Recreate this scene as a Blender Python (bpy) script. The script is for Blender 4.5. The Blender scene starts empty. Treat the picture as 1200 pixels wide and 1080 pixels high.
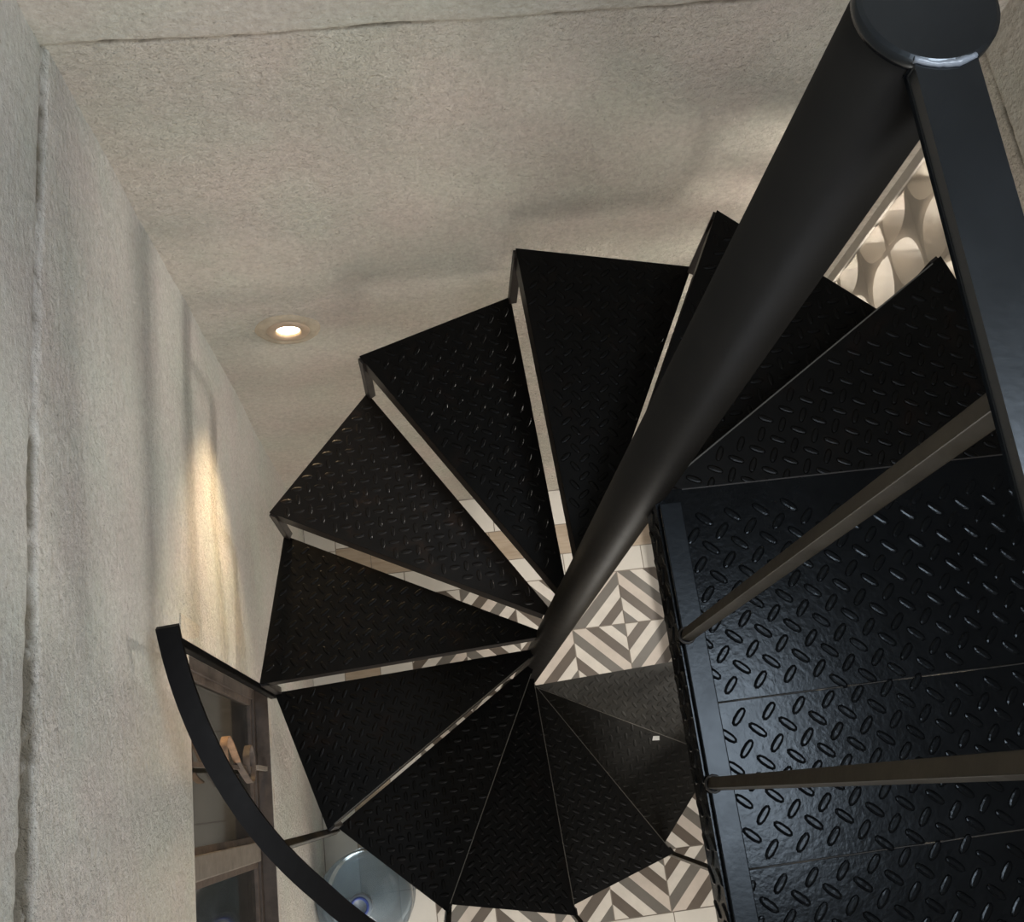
import bpy, bmesh, math, random
from mathutils import Vector, Matrix, noise

random.seed(7)
C = bpy.context.scene.collection
sc = bpy.context.scene
PI = math.pi

# ------------------------------------------------------------------ camera
cd = bpy.data.cameras.new('camera')
cam = bpy.data.objects.new('camera', cd)
C.objects.link(cam)
R3 = Matrix(((0.9904358634612126, 0.10341078570068164, -0.0913400775706189),
             (-0.12678876355079755, 0.9432545165605799, -0.30691289713094017),
             (0.054418836877490634, 0.31555843577507925, 0.9473444272301749)))
CAM = Vector((-0.2591797082223236, -0.3233577185053122, 1.1180745445170903))
cam.matrix_world = Matrix.Translation(CAM) @ R3.to_4x4()
cd.sensor_fit = 'HORIZONTAL'
cd.sensor_width = 36.0
cd.lens = 36.0 * 1181.87 / 1200.0
cd.clip_start = 0.01
sc.camera = cam

# ------------------------------------------------------------------ light
sc.view_settings.view_transform = 'Standard'
sc.view_settings.look = 'None'
sc.view_settings.gamma = 1.0
sc.view_settings.use_curve_mapping = False
sc.view_settings.exposure = -0.1

world = bpy.data.worlds.new('world')
sc.world = world
world.use_nodes = True
wn = world.node_tree.nodes
wn['Background'].inputs[0].default_value = (0.80, 0.88, 1.0, 1)
wn['Background'].inputs[1].default_value = 0.6


def area(name, loc, target, sx, sy, power, col):
    l = bpy.data.lights.new(name, 'AREA')
    l.shape = 'RECTANGLE'
    l.size, l.size_y = sx, sy
    l.energy = power
    l.color = col
    o = bpy.data.objects.new(name, l)
    C.objects.link(o)
    o.location = loc
    d = Vector(target) - Vector(loc)
    o.rotation_euler = d.to_track_quat('-Z', 'Y').to_euler()
    return o


# daylight through the high window in the right wall
area('daylight_high_window', (0.80, -0.30, 2.42), (-0.5, -0.2, 0.9), 0.66, 0.84, 68, (0.80, 0.89, 1.0))
# added fill from behind the camera, brightens the back wall
area('fill_upper_room', (-0.05, -2.44, 1.45), (-0.05, 0.7, 0.0), 1.15, 1.5, 34, (0.93, 0.95, 1.0))
# daylight through the pierced block window
area('daylight_block_window', (1.50, 0.27, -0.77), (0.0, 0.66, -0.74), 0.20, 0.17, 68, (1.0, 0.94, 0.85))
# added fill low in the right wall, brightens the floor
area('fill_low_right', (0.82, 0.24, -1.86), (0.1, 0.1, -2.6), 0.6, 0.64, 1.2, (1.0, 0.96, 0.91))
# added fill from the unseen front side, brightens the near floor tiles
area('fill_lower_room', (0.0, -2.44, -1.55), (0.0, 0.0, -2.0), 0.9, 1.8, 58, (1.0, 0.94, 0.85))

# ------------------------------------------------------------------ materials
def mat(name):
    m = bpy.data.materials.new(name)
    m.use_nodes = True
    nt = m.node_tree
    return m, nt, nt.nodes['Principled BSDF'], nt.nodes['Material Output']


def node(nt, typ, **kw):
    n = nt.nodes.new(typ)
    for k, v in kw.items():
        if hasattr(n, k):
            setattr(n, k, v)
        else:
            n.inputs[k.replace('_', ' ')].default_value = v
    return n


def ramp(nt, fac, stops):
    r = nt.nodes.new('ShaderNodeValToRGB')
    el = r.color_ramp.elements
    while len(el) < len(stops):
        el.new(0.5)
    for e, (p, c) in zip(el, stops):
        e.position = p
        e.color = (*c, 1) if len(c) == 3 else c
    nt.links.new(fac, r.inputs[0])
    return r


def noise_tex(nt, scale, detail=4.0, rough=0.55, vec=None, stretch=None):
    tc = nt.nodes.new('ShaderNodeTexCoord')
    n = nt.nodes.new('ShaderNodeTexNoise')
    n.inputs['Scale'].default_value = scale
    n.inputs['Detail'].default_value = detail
    n.inputs['Roughness'].default_value = rough
    if stretch:
        mp = nt.nodes.new('ShaderNodeMapping')
        mp.inputs['Scale'].default_value = stretch
        nt.links.new(tc.outputs['Object'], mp.inputs[0])
        nt.links.new(mp.outputs[0], n.inputs['Vector'])
    else:
        nt.links.new(tc.outputs['Object'], n.inputs['Vector'])
    return n


def bump(nt, height, strength, dist, prev=None):
    b = nt.nodes.new('ShaderNodeBump')
    b.inputs['Strength'].default_value = strength
    b.inputs['Distance'].default_value = dist
    nt.links.new(height, b.inputs['Height'])
    if prev is not None:
        nt.links.new(prev.outputs[0], b.inputs['Normal'])
    return b


def plaster(name, lo, hi, stretch, rough_scale=1.0, zj=-0.0757):
    m, nt, p, out = mat(name)
    n1 = noise_tex(nt, 2.6, 6, 0.6)
    cr = ramp(nt, n1.outputs[0], [(0.3, lo), (0.7, hi)])
    # small dark pits
    n2 = noise_tex(nt, 105, 3, 0.65)
    pits = ramp(nt, n2.outputs[0], [(0.25, (0.45, 0.42, 0.38)), (0.33, (1, 1, 1))])
    mx = nt.nodes.new('ShaderNodeMix')
    mx.data_type = 'RGBA'
    mx.blend_type = 'MULTIPLY'
    mx.inputs[0].default_value = 0.75
    nt.links.new(cr.outputs[0], mx.inputs[6])
    nt.links.new(pits.outputs[0], mx.inputs[7])
    # fine grain of the sand in the plaster
    n6 = noise_tex(nt, 95, 5, 0.72)
    gr = ramp(nt, n6.outputs[0], [(0.3, (0.80, 0.79, 0.77)), (0.7, (1.10, 1.10, 1.10))])
    mg = nt.nodes.new('ShaderNodeMix')
    mg.data_type = 'RGBA'
    mg.blend_type = 'MULTIPLY'
    mg.inputs[0].default_value = 1.0
    nt.links.new(mx.outputs[2], mg.inputs[6])
    nt.links.new(gr.outputs[0], mg.inputs[7])
    # faint pinkish and greenish clouds in the plaster
    n7 = noise_tex(nt, 4.2, 4, 0.6)
    cl = ramp(nt, n7.outputs[0], [(0.35, (0.97, 1.01, 0.98)), (0.65, (1.03, 0.985, 0.98))])
    mc = nt.nodes.new('ShaderNodeMix')
    mc.data_type = 'RGBA'
    mc.blend_type = 'MULTIPLY'
    mc.inputs[0].default_value = 1.0
    nt.links.new(mg.outputs[2], mc.inputs[6])
    nt.links.new(cl.outputs[0], mc.inputs[7])
    # bare cement where the joint has broken open
    tcu = nt.nodes.new('ShaderNodeTexCoord')
    su = nt.nodes.new('ShaderNodeSeparateXYZ')
    nt.links.new(tcu.outputs['Object'], su.inputs[0])
    mu = nt.nodes.new('ShaderNodeMapRange')
    mu.inputs['From Min'].default_value = zj - 0.012
    mu.inputs['From Max'].default_value = zj + 0.012
    nt.links.new(su.outputs['Z'], mu.inputs['Value'])
    ml = nt.nodes.new('ShaderNodeMix')
    ml.data_type = 'RGBA'
    ml.blend_type = 'MULTIPLY'
    nt.links.new(mu.outputs[0], ml.inputs[0])
    nt.links.new(mc.outputs[2], ml.inputs[6])
    ml.inputs[7].default_value = (0.68, 0.695, 0.70, 1)
    mc = ml
    at = nt.nodes.new('ShaderNodeAttribute')
    at.attribute_name = 'wear'
    mw = nt.nodes.new('ShaderNodeMix')
    mw.data_type = 'RGBA'
    nt.links.new(at.outputs['Fac'], mw.inputs[0])
    nt.links.new(mc.outputs[2], mw.inputs[6])
    mw.inputs[7].default_value = (0.17, 0.15, 0.115, 1)
    nt.links.new(mw.outputs[2], p.inputs['Base Color'])
    p.inputs['Roughness'].default_value = 0.9
    p.inputs['Specular IOR Level'].default_value = 0.2
    n3 = noise_tex(nt, 42, 6, 0.65, stretch=stretch)
    b1 = bump(nt, n3.outputs[0], 1.0, 0.020 * rough_scale)
    n4 = noise_tex(nt, 170, 4, 0.65)
    b2 = bump(nt, n4.outputs[0], 1.0, 0.0065 * rough_scale, b1)
    # above the joint the finish coat is trowelled smooth
    tcz = nt.nodes.new('ShaderNodeTexCoord')
    sx = nt.nodes.new('ShaderNodeSeparateXYZ')
    nt.links.new(tcz.outputs['Object'], sx.inputs[0])
    mz = nt.nodes.new('ShaderNodeMapRange')
    mz.inputs['From Min'].default_value = zj - 0.012
    mz.inputs['From Max'].default_value = zj + 0.012
    mz.inputs['To Min'].default_value = 1.0
    mz.inputs['To Max'].default_value = 0.5
    nt.links.new(sx.outputs['Z'], mz.inputs['Value'])
    nt.links.new(mz.outputs[0], b1.inputs['Strength'])
    nt.links.new(mz.outputs[0], b2.inputs['Strength'])
    b3 = bump(nt, pits.outputs[0], 0.5, 0.002, b2)
    nt.links.new(b3.outputs[0], p.inputs['Normal'])
    return m


M = {}
M['plaster_back'] = plaster('rough beige plaster', (0.56, 0.51, 0.445), (0.65, 0.60, 0.53), (1.0, 1.0, 1.6))
M['plaster_left'] = plaster('grey beige plaster', (0.595, 0.575, 0.535), (0.695, 0.67, 0.63), (1.0, 0.7, 1.5), 0.8)
M['plaster_right'] = plaster('tan plaster', (0.58, 0.52, 0.45), (0.69, 0.63, 0.55), (1.0, 1.0, 1.0), 1.0, -0.207)
M['reveal'] = plaster('window reveal plaster', (0.55, 0.50, 0.44), (0.63, 0.57, 0.50), (1, 1, 1), 0.6)


def steel(name, col, rough, spread=0.12, bmp=0.12, rust=None, spec=0.5):
    m, nt, p, out = mat(name)
    n = noise_tex(nt, 9, 5, 0.65)
    a = tuple(c * 0.75 for c in col)
    b = tuple(c * 1.3 for c in col)
    cr = ramp(nt, n.outputs[0], [(0.3, a), (0.7, b)])
    if rust:
        n5 = noise_tex(nt, 14, 6, 0.7)
        rr = ramp(nt, n5.outputs[0], [(0.56, (0, 0, 0)), (0.74, (1, 1, 1))])
        mx = nt.nodes.new('ShaderNodeMix')
        mx.data_type = 'RGBA'
        nt.links.new(rr.outputs[0], mx.inputs[0])
        nt.links.new(cr.outputs[0], mx.inputs[6])
        mx.inputs[7].default_value = (*rust, 1)
        nt.links.new(mx.outputs[2], p.inputs['Base Color'])
    else:
        nt.links.new(cr.outputs[0], p.inputs['Base Color'])
    n2 = noise_tex(nt, 30, 5, 0.6)
    mr = nt.nodes.new('ShaderNodeMapRange')
    mr.inputs['To Min'].default_value = rough - spread
    mr.inputs['To Max'].default_value = rough + spread
    nt.links.new(n2.outputs[0], mr.inputs['Value'])
    nt.links.new(mr.outputs[0], p.inputs['Roughness'])
    p.inputs['Metallic'].default_value = 0.0
    p.inputs['Specular IOR Level'].default_value = spec
    n3 = noise_tex(nt, 160, 3, 0.5)
    bb = bump(nt, n3.outputs[0], bmp, 0.001)
    nt.links.new(bb.outputs[0], p.inputs['Normal'])
    return m


M['tread'] = steel('black painted checker plate', (0.0022, 0.0020, 0.0018), 0.36, rust=(0.006, 0.0035, 0.0025), spec=0.10)
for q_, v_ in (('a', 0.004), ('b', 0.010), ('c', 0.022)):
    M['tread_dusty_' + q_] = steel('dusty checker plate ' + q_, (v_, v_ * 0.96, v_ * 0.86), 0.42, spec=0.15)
M['tread_brown'] = steel('rusty brown checker plate', (0.006, 0.0042, 0.003), 0.36, rust=(0.030, 0.016, 0.009), spec=0.22)  # browner than the other treads, with lighter brown patches
M['landing'] = steel('blue black checker plate', (0.002, 0.0022, 0.0026), 0.20, 0.07, 0.20, spec=0.105)
M['bar'] = steel('blue black flat steel', (0.004, 0.0048, 0.006), 0.25, 0.05, 0.08, spec=0.42)
M['edge'] = steel('blue black edge bar', (0.004, 0.0048, 0.006), 0.26, 0.06, 0.10, spec=0.13)
M['pipe'] = steel('black painted pipe', (0.0055, 0.0046, 0.0036), 0.46, 0.06, spec=0.18)
for k_ in ('landing', 'bar', 'edge'):
    M[k_].node_tree.nodes['Principled BSDF'].inputs['Specular Tint'].default_value = (0.86, 0.94, 1.0, 1)
M['baluster'] = steel('brown black square bar', (0.020, 0.016, 0.010), 0.36, spec=0.25)
M['rail'] = steel('matt black rail', (0.002, 0.002, 0.0023), 0.42, spec=0.08)
M['strut'] = steel('dark brown steel strut', (0.012, 0.009, 0.0075), 0.4, spec=0.3)
M['weld'] = steel('bare weld metal', (0.17, 0.19, 0.22), 0.35, bmp=0.9)
M['weld_dark'] = steel('painted weld metal', (0.022, 0.020, 0.018), 0.4, bmp=0.9, spec=0.2)
M['edge_glint'] = steel('pale steel edge glint', (0.075, 0.070, 0.060), 0.35, spec=0.5)  # pale colour stands for light caught on tread edges
M['rim'] = steel('brown black angle iron', (0.012, 0.009, 0.007), 0.45, spec=0.3)


def plain(name, col, rough=0.6, var=0.12, scale=12, bmp=0.0, bscale=80, metallic=0.0):
    m, nt, p, out = mat(name)
    n = noise_tex(nt, scale, 5, 0.6)
    a = tuple(c * (1 - var) for c in col)
    b = tuple(min(1, c * (1 + var)) for c in col)
    cr = ramp(nt, n.outputs[0], [(0.3, a), (0.7, b)])
    nt.links.new(cr.outputs[0], p.inputs['Base Color'])
    p.inputs['Roughness'].default_value = rough
    p.inputs['Metallic'].default_value = metallic
    if bmp:
        n3 = noise_tex(nt, bscale, 3, 0.5)
        bb = bump(nt, n3.outputs[0], bmp, 0.002)
        nt.links.new(bb.outputs[0], p.inputs['Normal'])
    return m


M['tile_cream'] = plain('cream cement tile', (0.55, 0.515, 0.465), 0.45)
M['tile_pink'] = plain('pinkish beige cement tile', (0.48, 0.425, 0.375), 0.45)
M['tile_grey'] = plain('grey cement tile', (0.125, 0.114, 0.100), 0.42)
M['tile_brown'] = plain('brown cement tile', (0.100, 0.080, 0.064), 0.42)
M['marble'] = plain('cream marble tile', (0.57, 0.545, 0.50), 0.3, 0.08, 4)
M['grout'] = plain('grout', (0.22, 0.19, 0.16), 0.9, bmp=0.3)
M['block'] = plain('off white pierced block', (0.40, 0.365, 0.32), 0.85, 0.1, 20, 0.4)
M['outside'] = plain('pale outside wall', (0.80, 0.77, 0.72), 0.9)
M['iron'] = plain('weathered brown iron', (0.085, 0.062, 0.048), 0.55, 0.4, 40, 0.4)
M['iron_rust'] = plain('rusty orange iron', (0.25, 0.145, 0.08), 0.7, 0.35, 60, 0.4)
M['iron_grey'] = plain('grey painted iron', (0.175, 0.15, 0.125), 0.5, 0.25, 30, 0.3)
M['frame'] = plain('grey brown painted frame', (0.055, 0.040, 0.031), 0.6, 0.35, 30, 0.4)
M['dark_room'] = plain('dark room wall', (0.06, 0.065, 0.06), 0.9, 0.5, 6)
M['board'] = plain('dull brown board', (0.13, 0.10, 0.065), 0.8, 0.4, 8)
M['cloth'] = plain('dark grey cloth', (0.045, 0.05, 0.055), 0.9, 0.4, 8)
M['white'] = plain('white paper', (0.8, 0.8, 0.78), 0.8)
M['blue_cap'] = plain('blue plastic', (0.03, 0.06, 0.25), 0.4)
M['pale_cap'] = plain('pale blue plastic', (0.15, 0.19, 0.24), 0.4)
M['collar'] = plain('yellowish stained plaster', (0.34, 0.285, 0.21), 0.85, 0.25, 30, 0.6, 60)
M['trim_metal'] = plain('tan lamp trim', (0.36, 0.27, 0.19), 0.4, 0.15)


def wood(name):
    m, nt, p, out = mat(name)
    n = noise_tex(nt, 14, 5, 0.6, stretch=(0.7, 6.0, 1.0))
    cr = ramp(nt, n.outputs[0], [(0.3, (0.30, 0.235, 0.17)), (0.7, (0.42, 0.345, 0.265))])
    nt.links.new(cr.outputs[0], p.inputs['Base Color'])
    p.inputs['Roughness'].default_value = 0.4
    return m


M['wood_tile'] = wood('wood look tile')

m, nt, p, out = mat('lamp lens')
p.inputs['Emission Color'].default_value = (1.0, 0.78, 0.52, 1)
p.inputs['Emission Strength'].default_value = 14.0
M['lens'] = m


def see_through(name, tint, opaque, dcol, rough=0.05):
    """transparent body with a share of diffuse tint and a glossy coat"""
    m, nt, p, out = mat(name)
    nt.nodes.remove(p)
    t = nt.nodes.new('ShaderNodeBsdfTransparent')
    t.inputs[0].default_value = (*tint, 1)
    d = nt.nodes.new('ShaderNodeBsdfDiffuse')
    d.inputs[0].default_value = (*dcol, 1)
    g = nt.nodes.new('ShaderNodeBsdfGlossy')
    g.inputs['Roughness'].default_value = rough
    mx = nt.nodes.new('ShaderNodeMixShader')
    mx.inputs[0].default_value = opaque
    nt.links.new(t.outputs[0], mx.inputs[1])
    nt.links.new(d.outputs[0], mx.inputs[2])
    fr = nt.nodes.new('ShaderNodeFresnel')
    fr.inputs[0].default_value = 1.45
    m2 = nt.nodes.new('ShaderNodeMixShader')
    nt.links.new(fr.outputs[0], m2.inputs[0])
    nt.links.new(mx.outputs[0], m2.inputs[1])
    nt.links.new(g.outputs[0], m2.inputs[2])
    nt.links.new(m2.outputs[0], out.inputs[0])
    return m


M['jug'] = see_through('pale blue bottle plastic', (0.80, 0.90, 0.97), 0.38, (0.26, 0.32, 0.37), 0.15)
M['glass'] = see_through('dusty window glass', (0.60, 0.64, 0.60), 0.08, (0.22, 0.22, 0.19), 0.06)

# insect screen: fine woven wire, a share of it open
m, nt, p, out = mat('fine insect mesh')
nt.nodes.remove(p)
tc = nt.nodes.new('ShaderNodeTexCoord')
w1 = nt.nodes.new('ShaderNodeTexWave')
w1.bands_direction = 'Y'
w1.inputs['Scale'].default_value = 150
w2 = nt.nodes.new('ShaderNodeTexWave')
w2.bands_direction = 'Z'
w2.inputs['Scale'].default_value = 150
nt.links.new(tc.outputs['Object'], w1.inputs[0])
nt.links.new(tc.outputs['Object'], w2.inputs[0])
mxm = nt.nodes.new('ShaderNodeMath')
mxm.operation = 'MAXIMUM'
nt.links.new(w1.outputs['Fac'], mxm.inputs[0])
nt.links.new(w2.outputs['Fac'], mxm.inputs[1])
rg = ramp(nt, mxm.outputs[0], [(0.80, (0, 0, 0)), (0.92, (1, 1, 1))])
tr = nt.nodes.new('ShaderNodeBsdfTransparent')
df = nt.nodes.new('ShaderNodeBsdfDiffuse')
df.inputs[0].default_value = (0.42, 0.38, 0.33, 1)
ms = nt.nodes.new('ShaderNodeMixShader')
nt.links.new(rg.outputs[0], ms.inputs[0])
nt.links.new(tr.outputs[0], ms.inputs[1])
nt.links.new(df.outputs[0], ms.inputs[2])
nt.links.new(ms.outputs[0], out.inputs[0])
M['screen'] = m

# ------------------------------------------------------------------ mesh helpers
def link(name, me, material=None, parent=None, kind=None):
    o = bpy.data.objects.new(name, me)
    C.objects.link(o)
    if material is not None and not me.materials:
        me.materials.append(material)
    if parent is not None:
        o.parent = parent
    if kind:
        o['kind'] = kind
    return o


def obj(name, bm, material=None, parent=None, smooth=False, kind=None):
    bmesh.ops.recalc_face_normals(bm, faces=bm.faces)
    me = bpy.data.meshes.new(name)
    bm.to_mesh(me)
    bm.free()
    if smooth:
        for pl in me.polygons:
            pl.use_smooth = True
    return link(name, me, material, parent, kind)


def thing(name, label, cat, loc=(0, 0, 0), group=None):
    o = bpy.data.objects.new(name, None)
    C.objects.link(o)
    o.location = loc
    o.empty_display_size = 0.05
    o['label'] = label
    o['category'] = cat
    if group:
        o['group'] = group
    return o


def tag(o, label, cat, group=None):
    o['label'] = label
    o['category'] = cat
    if group:
        o['group'] = group
    return o


def add_box(bm, lo, hi, bevel=0.0, mtx=None):
    r = bmesh.ops.create_cube(bm, size=1.0)
    vs = r['verts']
    lo, hi = Vector(lo), Vector(hi)
    for v in vs:
        v.co = Vector([(lo[i] + hi[i]) / 2 + v.co[i] * (hi[i] - lo[i]) for i in range(3)])
    if mtx is not None:
        for v in vs:
            v.co = mtx @ v.co
    if bevel:
        es = list({e for v in vs for e in v.link_edges})
        bmesh.ops.bevel(bm, geom=es, offset=bevel, segments=2, profile=0.7, affect='EDGES')
    return bm


def box(lo, hi, bevel=0.0, mtx=None):
    return add_box(bmesh.new(), lo, hi, bevel, mtx)


def add_prism(bm, pts, z0, z1):
    """vertical prism over a plan polygon"""
    a = [bm.verts.new((x, y, z0)) for x, y in pts]
    b = [bm.verts.new((x, y, z1)) for x, y in pts]
    bm.faces.new(list(reversed(a)))
    bm.faces.new(b)
    n = len(pts)
    for i in range(n):
        j = (i + 1) % n
        bm.faces.new((a[i], a[j], b[j], b[i]))
    return bm


def add_bar(bm, p, q, w, d, up=(0, 0, 1), bevel=0.0):
    """rectangular bar from p to q, w across, d deep"""
    p, q = Vector(p), Vector(q)
    t = (q - p).normalized()
    u = Vector(up).cross(t)
    if u.length < 1e-4:
        u = Vector((1, 0, 0)).cross(t)
    u.normalize()
    v = t.cross(u)
    m = Matrix((u, v, t)).transposed().to_4x4()
    m.translation = p
    return add_box(bm, (-w / 2, -d / 2, 0), (w / 2, d / 2, (q - p).length), bevel, m)


def add_tube(bm, pts, r, seg=8, caps=True):
    rings = []
    n = len(pts)
    pts = [Vector(p) for p in pts]
    prev = None
    for i, p in enumerate(pts):
        t = (pts[min(i + 1, n - 1)] - pts[max(i - 1, 0)]).normalized()
        u = prev if prev is not None else Vector((0, 0, 1))
        u = (u - t * u.dot(t))
        if u.length < 1e-3:
            u = Vector((1, 0, 0)) - t * t.x
        u.normalize()
        prev = u
        v = t.cross(u)
        rr = r[i] if isinstance(r, (list, tuple)) else r
        rings.append([bm.verts.new(p + (u * math.cos(2 * PI * k / seg) + v * math.sin(2 * PI * k / seg)) * rr) for k in range(seg)])
    for a, b in zip(rings, rings[1:]):
        for k in range(seg):
            l = (k + 1) % seg
            bm.faces.new((a[k], a[l], b[l], b[k]))
    if caps:
        bm.faces.new(list(reversed(rings[0])))
        bm.faces.new(rings[-1])
    return bm


def add_ribbon(bm, pts, normals, w, t):
    """flat strip: pts centre line, normals = direction across the width"""
    rings = []
    n = len(pts)
    for i in range(n):
        p = Vector(pts[i])
        tg = (Vector(pts[min(i + 1, n - 1)]) - Vector(pts[max(i - 1, 0)])).normalized()
        u = Vector(normals[i])
        u = (u - tg * u.dot(tg)).normalized()
        v = tg.cross(u)
        rings.append([bm.verts.new(p + u * (w / 2 * a) + v * (t / 2 * b)) for a, b in ((-1, -1), (1, -1), (1, 1), (-1, 1))])
    for a, b in zip(rings, rings[1:]):
        for k in range(4):
            l = (k + 1) % 4
            bm.faces.new((a[k], a[l], b[l], b[k]))
    bm.faces.new(list(reversed(rings[0])))
    bm.faces.new(rings[-1])
    return bm


def add_lathe(bm, prof, seg=32, centre=(0, 0), axis='Z', flip=False):
    rings = []
    for r, z in prof:
        if r < 1e-6:
            rings.append([bm.verts.new((centre[0], centre[1], z))])
        else:
            rings.append([bm.verts.new((centre[0] + r * math.cos(2 * PI * k / seg), centre[1] + r * math.sin(2 * PI * k / seg), z)) for k in range(seg)])
    for a, b in zip(rings, rings[1:]):
        for k in range(seg):
            l = (k + 1) % seg
            if len(a) == 1 and len(b) == 1:
                continue
            if len(a) == 1:
                bm.faces.new((a[0], b[k], b[l]))
            elif len(b) == 1:
                bm.faces.new((a[k], a[l], b[0]))
            else:
                bm.faces.new((a[k], a[l], b[l], b[k]))
    return bm


def inside(pt, poly):
    x, y = pt
    c = False
    n = len(poly)
    for i in range(n):
        x1, y1 = poly[i]
        x2, y2 = poly[(i + 1) % n]
        if (y1 > y) != (y2 > y) and x < (x2 - x1) * (y - y1) / (y2 - y1) + x1:
            c = not c
    return c


def edge_dist(pt, poly):
    best = 9
    p = Vector(pt)
    for i in range(len(poly)):
        a = Vector(poly[i])
        b = Vector(poly[(i + 1) % len(poly)])
        t = max(0, min(1, (p - a).dot(b - a) / max(1e-9, (b - a).length_squared)))
        best = min(best, (p - a - (b - a) * t).length)
    return best


def lug_mesh(poly, z, ang, pitch=0.0243, length=0.0245, width=0.0102, height=0.0017, margin=0.009, origin=None, to3d=None):
    """raised lugs of a checker plate over a plan polygon, every second one turned by 90 degrees"""
    verts, faces = [], []
    xs = [p[0] for p in poly]
    ys = [p[1] for p in poly]
    cx, cy = sum(xs) / len(xs), sum(ys) / len(ys)
    if origin:
        cx, cy = origin
    rad = max(math.hypot(x - cx, y - cy) for x, y in poly) + pitch
    n = int(rad / pitch) + 2
    ca, sa = math.cos(ang), math.sin(ang)
    for i in range(-n, n + 1):
        for j in range(-n, n + 1):
            u, v = i * pitch, j * pitch
            x, y = cx + u * ca - v * sa, cy + u * sa + v * ca
            if not inside((x, y), poly) or edge_dist((x, y), poly) < margin:
                continue
            a = ang + (0 if (i + j) % 2 == 0 else PI / 2)
            c, s = math.cos(a), math.sin(a)
            base = len(verts)
            n8 = 10
            for q, (fl, fw_, zz) in enumerate(((1.0, 1.0, -0.0002), (0.90, 0.74, height * 0.75), (0.72, 0.36, height))):
                for k in range(n8):
                    t = 2 * PI * k / n8
                    ct, st2 = math.cos(t), math.sin(t)
                    px = math.copysign(abs(ct) ** 0.85, ct) * length / 2 * fl
                    py = math.copysign(abs(st2) ** 0.85, st2) * width / 2 * fw_
                    verts.append((x + px * c - py * s, y + px * s + py * c, z + zz))
            for q in range(2):
                b0 = base + q * n8
                for k in range(n8):
                    l = (k + 1) % n8
                    faces.append((b0 + k, b0 + l, b0 + n8 + l, b0 + n8 + k))
            faces.append(tuple(base + 2 * n8 + k for k in range(n8)))
    if to3d:
        verts = [to3d(v) for v in verts]
    me = bpy.data.meshes.new('raised_lugs')
    me.from_pydata(verts, [], faces)
    me.update()
    return me


# ------------------------------------------------------------------ room
XL, XR, YB, YF = -0.7172, 0.74, 0.7447, -2.4
ZF, ZC = -2.6, 2.95
H = 0.2
TH0 = 0.04712
RT = 0.6635
RC = 0.0334


def axis_lines(lo, hi, coarse, fine_lo, fine_hi, fine, extra=()):
    s = set()
    v = lo
    while v < hi:
        s.add(round(v, 5))
        v += coarse if not (fine_lo <= v < fine_hi) else fine
    s.add(round(hi, 5))
    for e in extra:
        s.add(round(e, 5))
    out = sorted(s)
    res = [out[0]]
    for x in out[1:]:
        if x - res[-1] < 0.0012 and x not in [round(e, 5) for e in extra] and x != out[-1]:
            continue
        res.append(x)
    return res


def wall(name, us, vs, place, normal, holes, disp, material):
    """displaced plaster sheet over a grid, with holes left open; each hole gets its reveal separately"""
    verts, faces, wear = [], [], []
    nu, nv = len(us), len(vs)
    nrm = Vector(normal)
    for u in us:
        for v in vs:
            d, we = disp(u, v)
            wear.append(we)
            for (u0, u1, v0, v1) in holes:
                du = max(u0 - u, u - u1, 0)
                dv = max(v0 - v, v - v1, 0)
                d *= min(1.0, max(0.0, math.hypot(du, dv) / 0.05))
            verts.append(Vector(place(u, v)) + nrm * d)
    for i in range(nu - 1):
        for j in range(nv - 1):
            um, vm = (us[i] + us[i + 1]) / 2, (vs[j] + vs[j + 1]) / 2
            if any(u0 < um < u1 and v0 < vm < v1 for (u0, u1, v0, v1) in holes):
                continue
            faces.append((i * nv + j, (i + 1) * nv + j, (i + 1) * nv + j + 1, i * nv + j + 1))
    me = bpy.data.meshes.new(name)
    me.from_pydata([tuple(v) for v in verts], [], faces)
    at = me.attributes.new('wear', 'FLOAT', 'POINT')
    at.data.foreach_set('value', wear)
    bm = bmesh.new()
    bm.from_mesh(me)
    bm.faces.ensure_lookup_table()
    f0 = bm.faces[0]
    if f0.normal.dot(nrm) < 0:
        bmesh.ops.reverse_faces(bm, faces=bm.faces)
    loose = [v for v in bm.verts if not v.link_faces]
    bmesh.ops.delete(bm, geom=loose, context='VERTS')
    bm.to_mesh(me)
    bm.free()
    for pl in me.polygons:
        pl.use_smooth = True
    return link(name, me, material, None, 'structure')


def undul(u, v, seed):
    a = noise.noise(Vector((u * 2.2, v * 2.2, seed))) * 0.0065
    b = noise.noise(Vector((u * 7, v * 7, seed + 3))) * 0.0020
    c = noise.fractal(Vector((u * 34, v * 34, seed + 7)), 0.8, 2.1, 3) * 0.00085
    return a + b + c


def joint(u, v, zj, seed, gouge, step=0.0045):
    """broken plaster joint at slab height: depth of the groove, step between the coats, bare cement share"""
    wob = noise.noise(Vector((u * 3.1, 4.4, seed))) * 0.006 + noise.noise(Vector((u * 19, 1.4, seed))) * 0.002
    d = v - (zj + wob)
    amp = 0.15 + 1.3 * max(0, noise.noise(Vector((u * 6, 2.0, seed + 5))) + 0.2) + gouge
    w = 0.0045 + 0.009 * gouge * (1 + 0.5 * noise.noise(Vector((u * 25, 7.7, seed))))
    rough = 1 + 1.1 * noise.noise(Vector((u * 45, v * 110, seed)))
    f = math.exp(-min(60, (d / w) ** 2))
    g = -0.0075 * amp * rough * f
    st_ = step / (1 + math.exp(max(-40, min(40, -d / 0.002))))
    return g + st_, max(0.0, min(1.0, (amp * f * rough - 0.10) * 1.3))


def skin(u, v, useed, zj, jseed, gouge, step=0.0045):
    g, we = joint(u, v, zj, jseed, gouge, step)
    return undul(u, v, useed) + g, we


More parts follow.
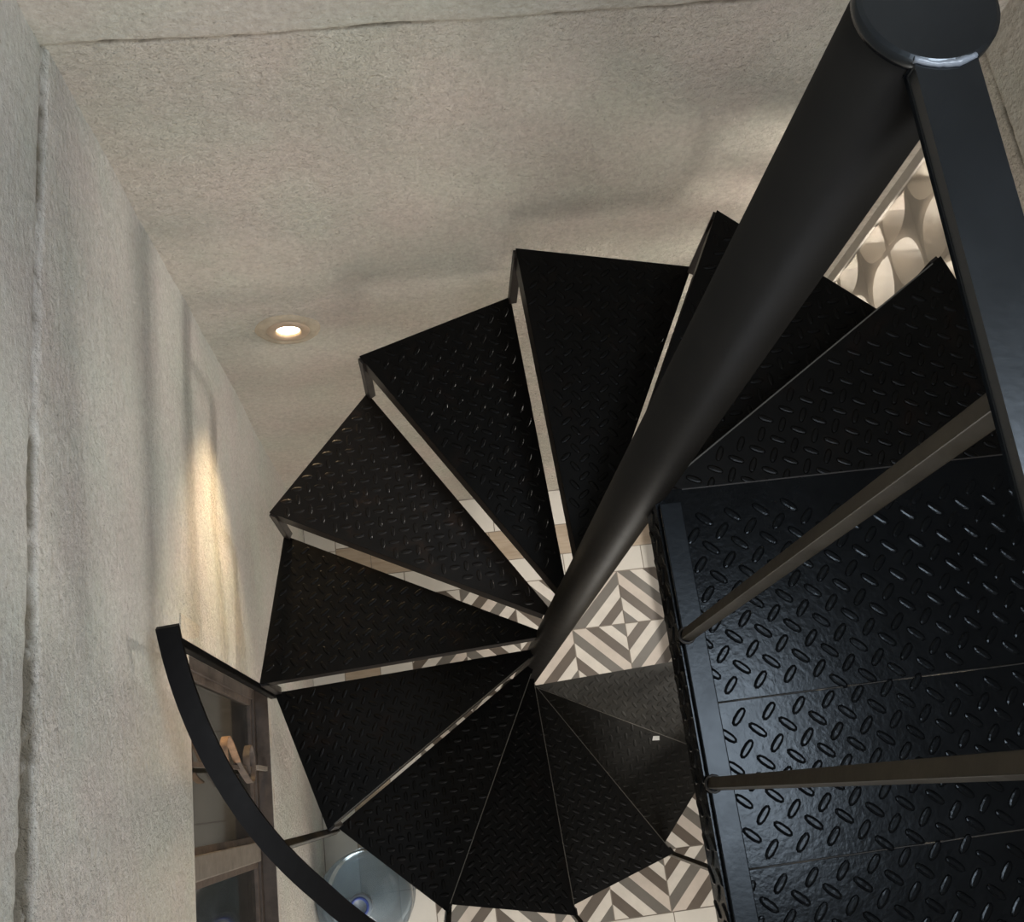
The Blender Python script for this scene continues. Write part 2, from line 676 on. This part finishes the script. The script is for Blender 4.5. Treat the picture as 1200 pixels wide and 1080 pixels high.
ZJ = -0.0757
jz = [ZJ - 0.026 + 0.0022 * k for k in range(24)]
zs_b = axis_lines(ZF, ZC, 0.06, -2.0, 0.35, 0.014, jz)
xs_b = axis_lines(XL - 0.02, XR + 0.02, 0.009, -9, 9, 0.009)
wall('wall_back', xs_b, zs_b, lambda u, v: (u, YB, v), (0, -1, 0), [],
     lambda u, v: skin(u, v, 1.0, ZJ, 2.0, 0.05), M['plaster_back'])

LW = (-1.0, 0.006, -1.605, -0.792)          # left window hole (y0, y1, z0, z1)
ys = axis_lines(YF, YB + 0.02, 0.08, -0.85, 0.8, 0.009, (LW[0], LW[1]))
zs_l = axis_lines(ZF, ZC, 0.06, -2.3, 0.35, 0.014, jz + [LW[2], LW[3]])
wall('wall_left', ys, zs_l, lambda u, v: (XL, u, v), (1, 0, 0), [LW],
     lambda u, v: skin(u, v, 11.0, ZJ, 12.0, 0.15 + 0.9 * max(0, min(1, (-u - 0.02) / 0.2)), -0.006), M['plaster_left'])

BW = (0.10, 0.735, -1.40, -0.443)           # pierced block window
HW = (-0.64, 0.12, 1.93, 2.86)              # high window
DW = (-0.10, 0.58, -2.25, -1.50)            # unseen low opening, added for the floor fill
ZR = -0.207
jzr = [ZR - 0.026 + 0.0022 * k for k in range(24)]
zs_r = axis_lines(ZF, ZC, 0.06, -1.5, 0.35, 0.014, jzr + [BW[2], BW[3], HW[2], HW[3], DW[3]])
ys_r = axis_lines(YF, YB + 0.02, 0.08, -0.85, 0.8, 0.014, (BW[0], BW[1], HW[0], HW[1], DW[0], DW[1]))
wall('wall_right', ys_r, zs_r, lambda u, v: (XR, u, v), (-1, 0, 0), [BW, HW, DW],
     lambda u, v: skin(u, v, 21.0, ZR, 22.0, 0.1), M['plaster_right'])
FW = (-0.63, 0.53, 0.7, 2.2)                # unseen upper opening, added for the back wall fill
FD = (-0.45, 0.45, ZF, -0.65)               # unseen doorway, added for the lower room fill
wall('wall_front', [XL - 0.02, FW[0], FD[0], FD[1], FW[1], XR + 0.02], [ZF, FD[3], 0.0, FW[2], FW[3], ZC], lambda u, v: (u, YF, v), (0, 1, 0), [FW, FD], lambda u, v: (0, 0), M['plaster_left'])


def reveal(name, x0, x1, hole):
    """plastered lining of a wall opening, four slabs outside the opening"""
    y0, y1, z0, z1 = hole
    t = 0.05
    bm = bmesh.new()
    add_box(bm, (x0, y0 - t, z0 - t), (x1, y0, z1 + t))
    add_box(bm, (x0, y1, z0 - t), (x1, y1 + t, z1 + t))
    add_box(bm, (x0, y0, z1), (x1, y1, z1 + t))
    add_box(bm, (x0, y0, z0 - t), (x1, y1, z0))
    return obj(name, bm, M['reveal'], None, kind='structure')


reveal('trim_1', XL - 0.13, XL - 0.0005, LW)
reveal('trim_2', XR + 0.0005, XR + 0.14, BW)
reveal('trim_3', XR + 0.0005, XR + 0.12, HW)
reveal('trim_4', XR + 0.0005, XR + 0.12, DW)
obj('ceiling', box((XL - 0.05, YF - 0.05, ZC), (XR + 0.05, YB + 0.05, ZC + 0.1)), M['plaster_left'], kind='structure')

# floor slab and its tiles
floor = obj('floor', box((XL - 0.02, YF, ZF - 0.08), (XR + 0.02, YB + 0.02, ZF - 0.0015)), M['grout'], kind='structure')
T = 0.1985
X0, Y0 = -0.3575, 0.403                     # left edge and far edge of the patterned field
G = 0.0017


def striped_tile():
    """cement tile of eight diagonal bands, dark in one corner and cream in the opposite one"""
    bm = bmesh.new()
    a = T / 2 - G
    s = 2 * a
    order = ['tile_grey', 'tile_cream', 'tile_brown', 'tile_pink', 'tile_grey', 'tile_cream', 'tile_brown', 'tile_cream']
    mats = ['tile_cream', 'tile_pink', 'tile_grey', 'tile_brown', 'grout']

    def cut(c):     # segment x - (-y)... on the square: points with (a - x) + (a - y) = c
        if c <= s:
            return (a - c, a), (a, a - c)
        return (-a, a - (c - s)), (a - (c - s), -a)
    zt = 0.0
    for k in range(8):
        c0, c1 = 2 * s * k / 8, 2 * s * (k + 1) / 8
        if k == 0:
            poly = [(a, a), cut(c1)[0], cut(c1)[1]]
        elif k == 7:
            poly = [cut(c0)[0], (-a, -a), cut(c0)[1]]
        elif c0 < s < c1:
            poly = [cut(c0)[0], (-a, a), cut(c1)[0], cut(c1)[1], (a, -a), cut(c0)[1]]
        else:
            poly = [cut(c0)[0], cut(c1)[0], cut(c1)[1], cut(c0)[1]]
        f = bm.faces.new([bm.verts.new((x, y, zt)) for x, y in poly])
        f.material_index = mats.index(order[k])
    # skirt
    q = [(-a, -a), (a, -a), (a, a), (-a, a)]
    for i in range(4):
        x1, y1 = q[i]
        x2, y2 = q[(i + 1) % 4]
        f = bm.faces.new([bm.verts.new(v) for v in ((x1, y1, -0.004), (x2, y2, -0.004), (x2, y2, zt), (x1, y1, zt))])
        f.material_index = 4
    bmesh.ops.recalc_face_normals(bm, faces=bm.faces)
    me = bpy.data.meshes.new('tile')
    bm.to_mesh(me)
    bm.free()
    for pl in me.polygons:
        if len(pl.vertices) > 2 and abs(pl.normal.z) > 0.9 and pl.normal.z < 0:
            pl.flip()
    for n_ in mats:
        me.materials.append(M[n_])
    return me


tile_me = striped_tile()
# around the vertex (column 4, row 1) the tiles turn by 0, 90, 180 and 270 degrees
for i in range(5):
    for j in range(6):
        o = link('tile', tile_me, None, floor)
        o.location = (X0 + (i + 0.5) * T, Y0 - (j + 0.5) * T, ZF)
        right = 1 if i % 2 == 0 else 0      # column 4 lies right of the vertex line x4
        up = 1 if j % 2 == 0 else 0
        k = {(0, 0): 0, (0, 1): 1, (1, 1): 2, (1, 0): 3}[(right, up)]
        o.rotation_euler.z = k * PI / 2
XE, YE = X0 + 5 * T, Y0 - 6 * T             # right and near edge of the patterned field


def flat_tile(x0, y0, x1, y1, m):
    o = obj('tile', box((x0 + G, y0 + G, ZF - 0.004), (x1 - G, y1 - G, ZF + random.uniform(-0.0003, 0.0003))), M[m], floor)
    return o


def border_run(fixed0, fixed1, lo, hi, along, m, step):
    v = lo
    while v < hi - 0.01:
        w = min(hi, v + step)
        if along == 'y':
            flat_tile(fixed0, v, fixed1, w, m)
        else:
            flat_tile(v, fixed0, w, fixed1, m)
        v = w


border_run(X0 - 0.118, X0, YF, Y0 + 0.09, 'y', 'marble', 0.30)
border_run(X0 - 0.245, X0 - 0.118, YF, Y0 + 0.205, 'y', 'wood_tile', 0.45)
border_run(XL, X0 - 0.245, YF, YB, 'y', 'marble', 0.30)
border_run(Y0, Y0 + 0.09, X0, XR, 'x', 'marble', 0.30)
border_run(Y0 + 0.09, Y0 + 0.205, X0 - 0.118, XR, 'x', 'wood_tile', 0.45)
border_run(Y0 + 0.205, YB, X0 - 0.245, XR, 'x', 'marble', 0.30)
border_run(XE, XR, YF, Y0, 'y', 'marble', 0.30)
border_run(YE - 0.12, YE, X0, XE, 'x', 'marble', 0.40)
border_run(YE - 0.24, YE - 0.12, X0, XE, 'x', 'wood_tile', 0.40)
for q_ in range(5):
    border_run(max(YF, YE - 0.24 - 0.30 * (q_ + 1)), YE - 0.24 - 0.30 * q_, X0, XE, 'x', 'marble', 0.33)

# ------------------------------------------------------------------ window in the left wall
w = thing('window_1', '', '')
del w['label'], w['category']
w['kind'] = 'structure'
xf = XL - 0.030
fb = bmesh.new()
fy0, fy1, fz0, fz1 = LW[0], LW[1], LW[2], LW[3]
fw = 0.026
add_box(fb, (xf - 0.03, fy0, fz0), (xf, fy1, fz0 + fw), 0.002)
add_box(fb, (xf - 0.03, fy0, fz1 - fw), (xf, fy1, fz1), 0.002)
add_box(fb, (xf - 0.03, fy1 - fw, fz0 + fw), (xf, fy1, fz1 - fw), 0.002)
add_box(fb, (xf - 0.03, fy0, fz0 + fw), (xf, fy0 + fw, fz1 - fw), 0.002)
obj('window_frame', fb, M['frame'], w)
obj('window_mullion', box((xf - 0.03, -0.412, fz0 + fw), (xf + 0.002, -0.366, fz1 - fw), 0.003), M['iron_grey'], w)
for y0, y1 in ((fy0 + fw, -0.412), (-0.366, fy1 - fw)):
    sb = bmesh.new()
    g_ = 0.014
    add_box(sb, (xf - 0.026, y0, fz0 + fw), (xf - 0.006, y1, fz0 + fw + g_), 0.001)
    add_box(sb, (xf - 0.026, y0, fz1 - fw - g_), (xf - 0.006, y1, fz1 - fw), 0.001)
    add_box(sb, (xf - 0.026, y0, fz0 + fw + g_), (xf - 0.006, y0 + g_, fz1 - fw - g_), 0.001)
    add_box(sb, (xf - 0.026, y1 - g_, fz0 + fw + g_), (xf - 0.006, y1, fz1 - fw - g_), 0.001)
    sash = obj('window_sash', sb, M['iron'], w)
    obj('pane', box((xf - 0.018, y0 + g_, fz0 + fw + g_), (xf - 0.014, y1 - g_, fz1 - fw - g_)), M['glass'], sash)
obj('window_sill', box((xf, LW[0], LW[2]), (XL + 0.003, LW[1], LW[2] + 0.006), 0.002), M['frame'], w)

# iron guard bar with a scroll in front of the far pane
g = thing('window_guard', 'rusty wrought iron guard bar with a curled scroll across the dark window pane', 'window guard', (XL - 0.012, -0.195, -1.6))
gx = 0.0
obj('guard_bar', add_bar(bmesh.new(), (gx, 0, 0.0), (gx, -0.012, 0.808), 0.009, 0.006, (1, 0, 0)), M['iron'], g)
stub = bmesh.new()
add_bar(stub, (gx + 0.004, 0.0, 0.006), (gx + 0.004, 0.0, 0.14), 0.011, 0.008, (1, 0, 0), 0.001)
obj('bar_end', stub, M['iron_grey'], g)


def smooth_path(ctrl, n=8):
    out = []
    m_ = len(ctrl)
    for i in range(m_ - 1):
        p0, p1, p2, p3 = (Vector(ctrl[max(0, min(m_ - 1, i + q))]) for q in (-1, 0, 1, 2))
        for k in range(n):
            t = k / n
            out.append(0.5 * ((2 * p1) + (p2 - p0) * t + (2 * p0 - 5 * p1 + 4 * p2 - p3) * t * t + (3 * p1 - p0 - 3 * p2 + p3) * t ** 3))
    out.append(Vector(ctrl[-1]))
    return out


# points are (y, z) against the guard's foot at y -0.195, z -1.6
for mt, ctrl in (('iron_rust', ((-0.030, 0.40), (-0.012, 0.475), (0.030, 0.500), (0.052, 0.482), (0.045, 0.440), (0.005, 0.365))),
                 ('iron', ((0.005, 0.365), (-0.020, 0.290), (-0.036, 0.225), (-0.022, 0.195), (0.030, 0.200), (0.046, 0.232), (0.022, 0.262), (-0.018, 0.255)))):
    path = smooth_path([(0.004, y, z) for y, z in ctrl])
    obj('scroll', add_ribbon(bmesh.new(), path, [(1, 0, 0)] * len(path), 0.015, 0.0035), M[mt], g)

# what stands behind the panes: a dim store room
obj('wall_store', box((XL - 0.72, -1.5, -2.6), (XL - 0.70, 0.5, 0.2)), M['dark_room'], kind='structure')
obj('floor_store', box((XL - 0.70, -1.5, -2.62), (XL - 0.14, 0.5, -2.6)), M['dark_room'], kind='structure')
tag(obj('plank', box((XL - 0.40, -0.23, -2.6), (XL - 0.37, -0.13, -0.9), 0.003), M['board']),
    'brown plank standing upright behind the window glass', 'plank')
tag(obj('plank', box((XL - 0.42, -0.345, -2.6), (XL - 0.39, -0.29, -0.9), 0.003), M['iron_grey']),
    'narrow grey board behind the window glass, beside the mullion', 'plank')
bg = bmesh.new()
bmesh.ops.create_icosphere(bg, subdivisions=3, radius=1.0)
for v in bg.verts:
    n_ = 1 + 0.18 * noise.noise(v.co * 1.7)
    v.co = Vector((v.co.x * 0.12, v.co.y * 0.11, v.co.z * 0.30)) * n_
    v.co.z = max(v.co.z, -0.28)
b_ = obj('sack', bg, M['cloth'], smooth=True)
b_.location = (XL - 0.42, -0.60, -2.32)
tag(b_, 'dark bulging sack dimly seen behind the near window pane', 'sack')

# ------------------------------------------------------------------ pierced block window in the right wall
w2 = bpy.data.objects.new('window_2', None)
C.objects.link(w2)
w2['kind'] = 'structure'


def leaf(cx, cy, ang, L, W, n=9):
    pts = []
    for s in range(n + 1):
        t = s / n
        pts.append((t * L, W / 2 * math.sin(PI * t) ** 0.8))
    for s in range(n - 1, 0, -1):
        t = s / n
        pts.append((t * L, -W / 2 * math.sin(PI * t) ** 0.8))
    c, s_ = math.cos(ang), math.sin(ang)
    off = 0.010
    return [(cx + (x + off) * c - y * s_, cy + (x + off) * s_ + y * c) for x, y in pts]


BS = 0.25


def block_mesh():
    cu = bpy.data.curves.new('block', 'CURVE')
    cu.dimensions = '2D'
    cu.fill_mode = 'BOTH'
    cu.extrude = 0.035
    h_ = BS / 2 - 0.001
    loops = [[(-h_, -h_), (h_, -h_), (h_, h_), (-h_, h_)]]
    for k in range(4):
        loops.append(leaf(0, 0, PI / 4 + k * PI / 2, 0.152, 0.098))
    for lp in loops:
        sp = cu.splines.new('POLY')
        sp.points.add(len(lp) - 1)
        for p_, (x, y) in zip(sp.points, lp):
            p_.co = (x, y, 0, 1)
        sp.use_cyclic_u = True
    tmp = bpy.data.objects.new('tmp', cu)
    C.objects.link(tmp)
    dg = bpy.context.evaluated_depsgraph_get()
    me = bpy.data.meshes.new_from_object(tmp.evaluated_get(dg))
    bpy.data.objects.remove(tmp)
    me.materials.clear()
    me.materials.append(M['block'])
    return me


bme = block_mesh()
rotb = Matrix(((0, 0, 1), (1, 0, 0), (0, 1, 0)))
yc0, zc0 = 0.650, -0.72
nb = 0
for j in range(-4, 2):
    for i in range(-3, 1):
        y, z = yc0 + i * BS, zc0 + j * BS
        if z - BS / 2 < BW[2] - 0.1 or z > BW[3] + 0.12 or y < BW[0] - 0.05:
            continue
        o = link('block', bme, None, w2)
        o.matrix_local = Matrix.Translation((XR + 0.065, y, z)) @ rotb.to_4x4()
sf = bmesh.new()
sw = 0.022
add_box(sf, (XR + 0.014, BW[0], BW[2]), (XR + 0.024, BW[1], BW[2] + sw))
add_box(sf, (XR + 0.014, BW[0], BW[3] - sw), (XR + 0.024, BW[1], BW[3]))
add_box(sf, (XR + 0.014, BW[0], BW[2] + sw), (XR + 0.024, BW[0] + sw, BW[3] - sw))
add_box(sf, (XR + 0.014, BW[1] - sw, BW[2] + sw), (XR + 0.024, BW[1], BW[3] - sw))
obj('screen_frame', sf, M['block'], w2)
obj('insect_screen', box((XR + 0.019, BW[0] + sw, BW[2] + sw), (XR + 0.0195, BW[1] - sw, BW[3] - sw)), M['screen'], w2)
obj('wall_outside', box((1.75, -2.4, -2.6), (1.8, 2.6, 1.0)), M['outside'], kind='structure')
obj('floor_outside', box((XR + 0.14, -2.4, -2.68), (1.75, 2.6, -2.6)), M['outside'], kind='structure')

# ------------------------------------------------------------------ recessed lamp in the back wall
lp = thing('wall_lamp', 'small round recessed lamp glowing in the beige back wall', 'lamp', (-0.527, YB, -1.022))


def lathe_y(prof, seg=40, wob=None):
    bm = bmesh.new()
    add_lathe(bm, prof, seg)
    for v in bm.verts:
        x, y, z = v.co
        if wob:
            k = wob(math.atan2(y, x))
            x, y = x * k, y * k
        v.co = (x, -z, y)          # axis of the profile points out of the wall, -y
    return bm


obj('plaster_collar', lathe_y([(0.034, 0.0005), (0.05, 0.006), (0.066, 0.0065), (0.082, -0.006)], 48,
                              lambda a: 1 + 0.05 * noise.noise(Vector((math.cos(a) * 1.5, math.sin(a) * 1.5, 2.2)))), M['collar'], lp, True)
obj('trim_ring', lathe_y([(0.0255, -0.012), (0.0265, 0.004), (0.031, 0.0085), (0.046, 0.0085), (0.0505, 0.004), (0.0505, -0.004)]), M['trim_metal'], lp, True)
obj('lens', lathe_y([(0.0, 0.0035), (0.018, 0.003), (0.0262, 0.0005)]), M['lens'], lp, True)
sl = bpy.data.lights.new('wall_lamp_light', 'SPOT')
sl.energy = 42.0
sl.color = (1.0, 0.74, 0.42)
sl.spot_size = math.radians(84)
sl.spot_blend = 0.9
sl.shadow_soft_size = 0.022
so_ = bpy.data.objects.new('wall_lamp_light', sl)
C.objects.link(so_)
so_.parent = lp
so_.location = (0, -0.030, 0.012)
so_.rotation_euler = (-PI / 2, 0, 0)     # shines along -y

# ------------------------------------------------------------------ spiral staircase
st = thing('spiral_staircase', 'black steel spiral staircase of checker plate treads around a thick pipe, with a curved handrail', 'staircase')
colm = bmesh.new()
add_lathe(colm, [(0, ZF), (RC, ZF), (RC, 0.740), (0, 0.740)], 48)
co = obj('column', colm, M['pipe'], st, True)
for pl in co.data.polygons:
    pl.use_smooth = abs(pl.normal.z) < 0.5
cap = bmesh.new()
add_lathe(cap, [(0, 0.7405), (RC + 0.0012, 0.7405), (RC + 0.0015, 0.7430), (RC + 0.0012, 0.7475), (RC - 0.001, 0.7485), (0, 0.749)], 48)
ck = obj('column_cap', cap, M['bar'], co, True)
for pl in ck.data.polygons:
    pl.use_smooth = abs(pl.normal.z) < 0.5
obj('base_plate', add_lathe(bmesh.new(), [(0, ZF + 0.0005), (0.055, ZF + 0.0005), (0.055, ZF + 0.006), (0, ZF + 0.006)], 32), M['pipe'], co)


def pol(r, a):
    return (r * math.cos(a), r * math.sin(a))


PT = 0.005          # plate thickness
RIM = 0.050         # height of the angle iron under the edges
STEP = PI / 6
for k in range(1, 13):
    z = -k * H
    a1 = TH0 + k * STEP          # front edge
    a0 = a1 - STEP               # back edge
    ri = RC - 0.002
    poly = [pol(ri, a0), pol(RT, a0), pol(RT, a1), pol(ri, a1)]
    tm = {5: M['tread_brown'], 10: M['tread_dusty_a'], 11: M['tread_dusty_b'], 12: M['tread_dusty_c']}.get(k, M['tread'])
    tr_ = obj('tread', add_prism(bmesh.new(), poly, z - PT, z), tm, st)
    if k == 5:
        tr_['label'] = 'brown tread'
    inner = [pol(0.06, a0 + 0.10), pol(RT - 0.004, a0 + 0.008), pol(RT - 0.004, a1 - 0.010), pol(0.06, a1 - 0.10)]
    lug = lug_mesh(inner, z, (a0 + a1) / 2 + PI / 4 + random.uniform(-0.05, 0.05), margin=0.006)
    lo_ = link('raised_lugs', lug, tm, tr_, 'stuff')
    # angle iron along front and outer edge, set flush under the plate
    rb = bmesh.new()
    fr = [pol(ri + 0.004, a1), pol(RT, a1)]
    n1 = Vector((math.sin(a1), -math.cos(a1)))      # pointing back into the tread
    t_ = 0.004
    p0, p1 = Vector(fr[0]), Vector(fr[1])
    add_prism(rb, [tuple(p0), tuple(p1), tuple(p1 + n1 * t_), tuple(p0 + n1 * t_)], z - PT - RIM, z - PT - 0.0002)
    q0, q1 = Vector(pol(RT, a0)), Vector(pol(RT, a1))
    nn = Vector((-math.cos((a0 + a1) / 2), -math.sin((a0 + a1) / 2)))
    e_ = (q1 - q0).normalized() * 0.005
    add_prism(rb, [tuple(q0 + e_), tuple(q1 - e_), tuple(q1 - e_ + nn * t_), tuple(q0 + e_ + nn * t_)], z - PT - RIM, z - PT - 0.0002)
    obj('edge_angle', rb, M['rim'], tr_)
    if k in (1, 7, 8, 9, 10, 11):       # light caught on the front edges, painted as pale strips
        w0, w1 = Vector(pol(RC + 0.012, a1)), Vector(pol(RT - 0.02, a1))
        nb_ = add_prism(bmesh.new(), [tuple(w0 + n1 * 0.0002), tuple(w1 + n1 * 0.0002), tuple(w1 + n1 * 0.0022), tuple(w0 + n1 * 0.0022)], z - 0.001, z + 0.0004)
        obj('glint_strip', nb_, M['edge_glint'], tr_)['label'] = 'pale strip painted as front edge highlight'
    # square strut from the front outer corner down to the next tread
    if k < 12:
        cpos = Vector(pol(RT - 0.009, a1 - 0.004))
        sbm = bmesh.new()
        rm = Matrix.Translation((cpos.x, cpos.y, 0)) @ Matrix.Rotation(a1, 4, 'Z')
        add_box(sbm, (-0.0075, -0.0075, z - H + 0.0003), (0.0075, 0.0075, z - PT - 0.0003), 0.0008, rm)
        obj('strut', sbm, M['strut'], tr_)

# ------------------------------------------------------------------ curved railing of the lower steps
sr_ = st                                    # welded to the treads: part of the staircase
RR, HH = 0.6620, 0.765


def rail_r(a):
    """the rail swings a little wider towards the foot of the stairs"""
    return RR + 0.048 * max(0.0, min(1.0, (a - math.radians(222)) / math.radians(60)))



pts, nr = [], []
N_ = 90
A0_, A1_ = math.radians(182.2), math.radians(362)
for s in range(N_ + 1):
    a = A0_ + (A1_ - A0_) * s / N_
    x, y = pol(rail_r(a), a)
    pts.append((x, y, -H * (a - TH0) / STEP + HH))
    nr.append((math.cos(a), math.sin(a), 0))
obj('handrail', add_ribbon(bmesh.new(), pts, nr, 0.0335, 0.011), M['rail'], sr_)
for k in range(6, 13):
    a1 = TH0 + k * STEP
    x, y = pol(RT + 0.0065, a1 + 0.006)
    z0 = -(k + 1) * H if k < 12 else -k * H
    z1 = -k * H + HH - 0.0065
    bm_ = bmesh.new()
    xt, yt = pol(rail_r(a1) + (0.008 if k < 8 else 0.0), a1 + 0.006)
    add_bar(bm_, (x, y, z0 - 0.02), (xt, yt, z1), 0.0124, 0.0124, (-math.sin(a1), math.cos(a1), 0), 0.0008)
    obj('baluster', bm_, M['rail'] if k == 6 else M['baluster'], sr_)

# ------------------------------------------------------------------ landing
ld = thing('landing_platform', 'blue black checker plate landing with a straight flat handrail on slim balusters', 'landing')
LX0, LX1 = 0.012, XR - 0.006
seams = [-0.0168, -0.2625, -0.4335, -0.72, -1.10]
for a, b in zip(seams, seams[1:]):
    y1, y0 = a - (0.0006 if a != seams[0] else 0), b + 0.0006
    pl_ = obj('plate', box((LX0, y0, -PT), (LX1, y1, 0.0), 0.0005), M['landing'], ld)
    lug = lug_mesh([(LX0 + 0.018, y0 + 0.002), (LX1, y0 + 0.002), (LX1, y1 - (0.030 if a == seams[0] else 0.002)), (LX0 + 0.018, y1 - (0.030 if a == seams[0] else 0.002))],
                   0.0, PI / 4 + 0.06, margin=0.0025, origin=(0.30, -0.30))
    link('raised_lugs', lug, M['landing'], pl_, 'stuff')
# folded fascia on the open side, with its own lugs
fs = obj('fascia', box((LX0 - 0.004, seams[-1], -0.055), (LX0, seams[0], 0.0)), M['landing'], ld)
lug = lug_mesh([(seams[-1], -0.055), (seams[0], -0.055), (seams[0], 0.0), (seams[-1], 0.0)], 0.0, PI / 4, margin=0.010,
               to3d=lambda v: (LX0 - 0.004 - v[2], v[0], v[1]))
link('raised_lugs', lug, M['landing'], fs, 'stuff')
obj('front_angle', box((LX0, seams[0] - 0.005, -0.045), (LX1, seams[0], -PT - 0.0002)), M['rim'], ld)
obj('edge_bar', box((LX0 - 0.001, seams[-1], 0.0004), (LX0 + 0.0245, -0.034, 0.0075), 0.0012), M['edge'], ld)
obj('glint_strip', box((LX0 + 0.03, seams[0] - 0.0016, -0.0008), (LX1, seams[0] - 0.0001, 0.0004)), M['rim'], ld)  # highlight along the landing front, painted as a lighter strip
for a in seams[1:-1]:
    wb = bmesh.new()
    add_tube(wb, [(LX0 + 0.026 + t * (LX1 - LX0 - 0.03) / 24, a + random.uniform(-0.0005, 0.0005), 0.0) for t in range(25)], 0.0008, 6)
    obj('weld_seam', wb, M['weld_dark'], ld, True)

# ------------------------------------------------------------------ railing on the landing
lr = ld                                     # welded to the landing: part of it
HZ = 0.7470
RA, RB = Vector((0.0005, -0.0315, HZ - 0.0055)), Vector((-0.018, -1.10, HZ - 0.0275))
obj('handrail', add_bar(bmesh.new(), RA, RB, 0.0285, 0.011, (0, 0, 1), 0.0014), M['bar'], lr)


def rail_at(y):
    return RA + (RB - RA) * ((y - RA.y) / (RB.y - RA.y))


wb = bmesh.new()
wp = []
for s in range(17):
    t = -1 + 2 * s / 16
    x = t * 0.0150
    wp.append((x, -math.sqrt(max(0, (RC + 0.0005) ** 2 - x * x)) - 0.0005 + random.uniform(-0.0004, 0.0004), HZ + 0.0005))
add_tube(wb, wp, [0.0013 + 0.0007 * random.random() for _ in wp], 8)
obj('weld_bead', wb, M['weld'], lr, True)
for q, y in enumerate((-0.187, -0.345, -0.503, -0.661, -0.819, -0.977)):
    bm_ = bmesh.new()
    add_bar(bm_, (0.0150, y, 0.0075), (0.0075, y + 0.002, rail_at(y).z - 0.0057), 0.0115, 0.0115, (0.35, 1, 0), 0.0008)
    bo = obj('baluster', bm_, M['baluster'], lr)
    wd = bmesh.new()
    ring = [(0.0150 + 0.0085 * math.cos(2 * PI * s / 12), y + 0.0085 * math.sin(2 * PI * s / 12), 0.0085) for s in range(13)]
    add_tube(wd, ring, 0.0018, 6)
    obj('weld_bead', wd, M['weld_dark'], bo, True)

# ------------------------------------------------------------------ water jug on the floor
jg = thing('water_jug', 'large pale blue translucent water jug on the floor below the stairs', 'jug', (-0.566, -0.592, ZF + 0.0005))
prof = [(0, 0.006), (0.10, 0.004), (0.128, 0.0), (0.143, 0.016), (0.148, 0.04), (0.148, 0.10), (0.143, 0.108), (0.143, 0.118), (0.148, 0.126),
        (0.148, 0.20), (0.143, 0.208), (0.143, 0.218), (0.148, 0.226), (0.148, 0.30), (0.146, 0.325), (0.138, 0.352), (0.120, 0.378),
        (0.092, 0.402), (0.062, 0.420), (0.040, 0.430), (0.031, 0.438), (0.030, 0.480)]
obj('body', add_lathe(bmesh.new(), prof, 48), M['jug'], jg, True)
cp = obj('cap', add_lathe(bmesh.new(), [(0.033, 0.447), (0.036, 0.452), (0.036, 0.488), (0.033, 0.493), (0.020, 0.493), (0.018, 0.486), (0, 0.486)], 32), M['pale_cap'], jg, True)
cb = bmesh.new()
add_lathe(cb, [(0.0205, 0.4935), (0.0225, 0.4965), (0.0265, 0.4965), (0.0285, 0.4935)], 32)
obj('cap_ring', cb, M['blue_cap'], cp, True)['label'] = 'dark blue ring'

# ------------------------------------------------------------------ paper scrap on a lower tread
pc = (0.4000, -0.2280, -2.1975)
ps = bmesh.new()
vs_ = [ps.verts.new(c) for c in ((-0.012, -0.005, 0), (0.011, -0.007, 0.001), (0.012, 0.006, 0.004), (-0.007, 0.008, 0.001))]
f_ = ps.faces.new(vs_)
bmesh.ops.solidify(ps, geom=[f_], thickness=0.0006)
po = obj('paper_scrap', ps, M['white'])
po.location = pc
tag(po, 'tiny white paper scrap lying on a low black tread', 'paper scrap')
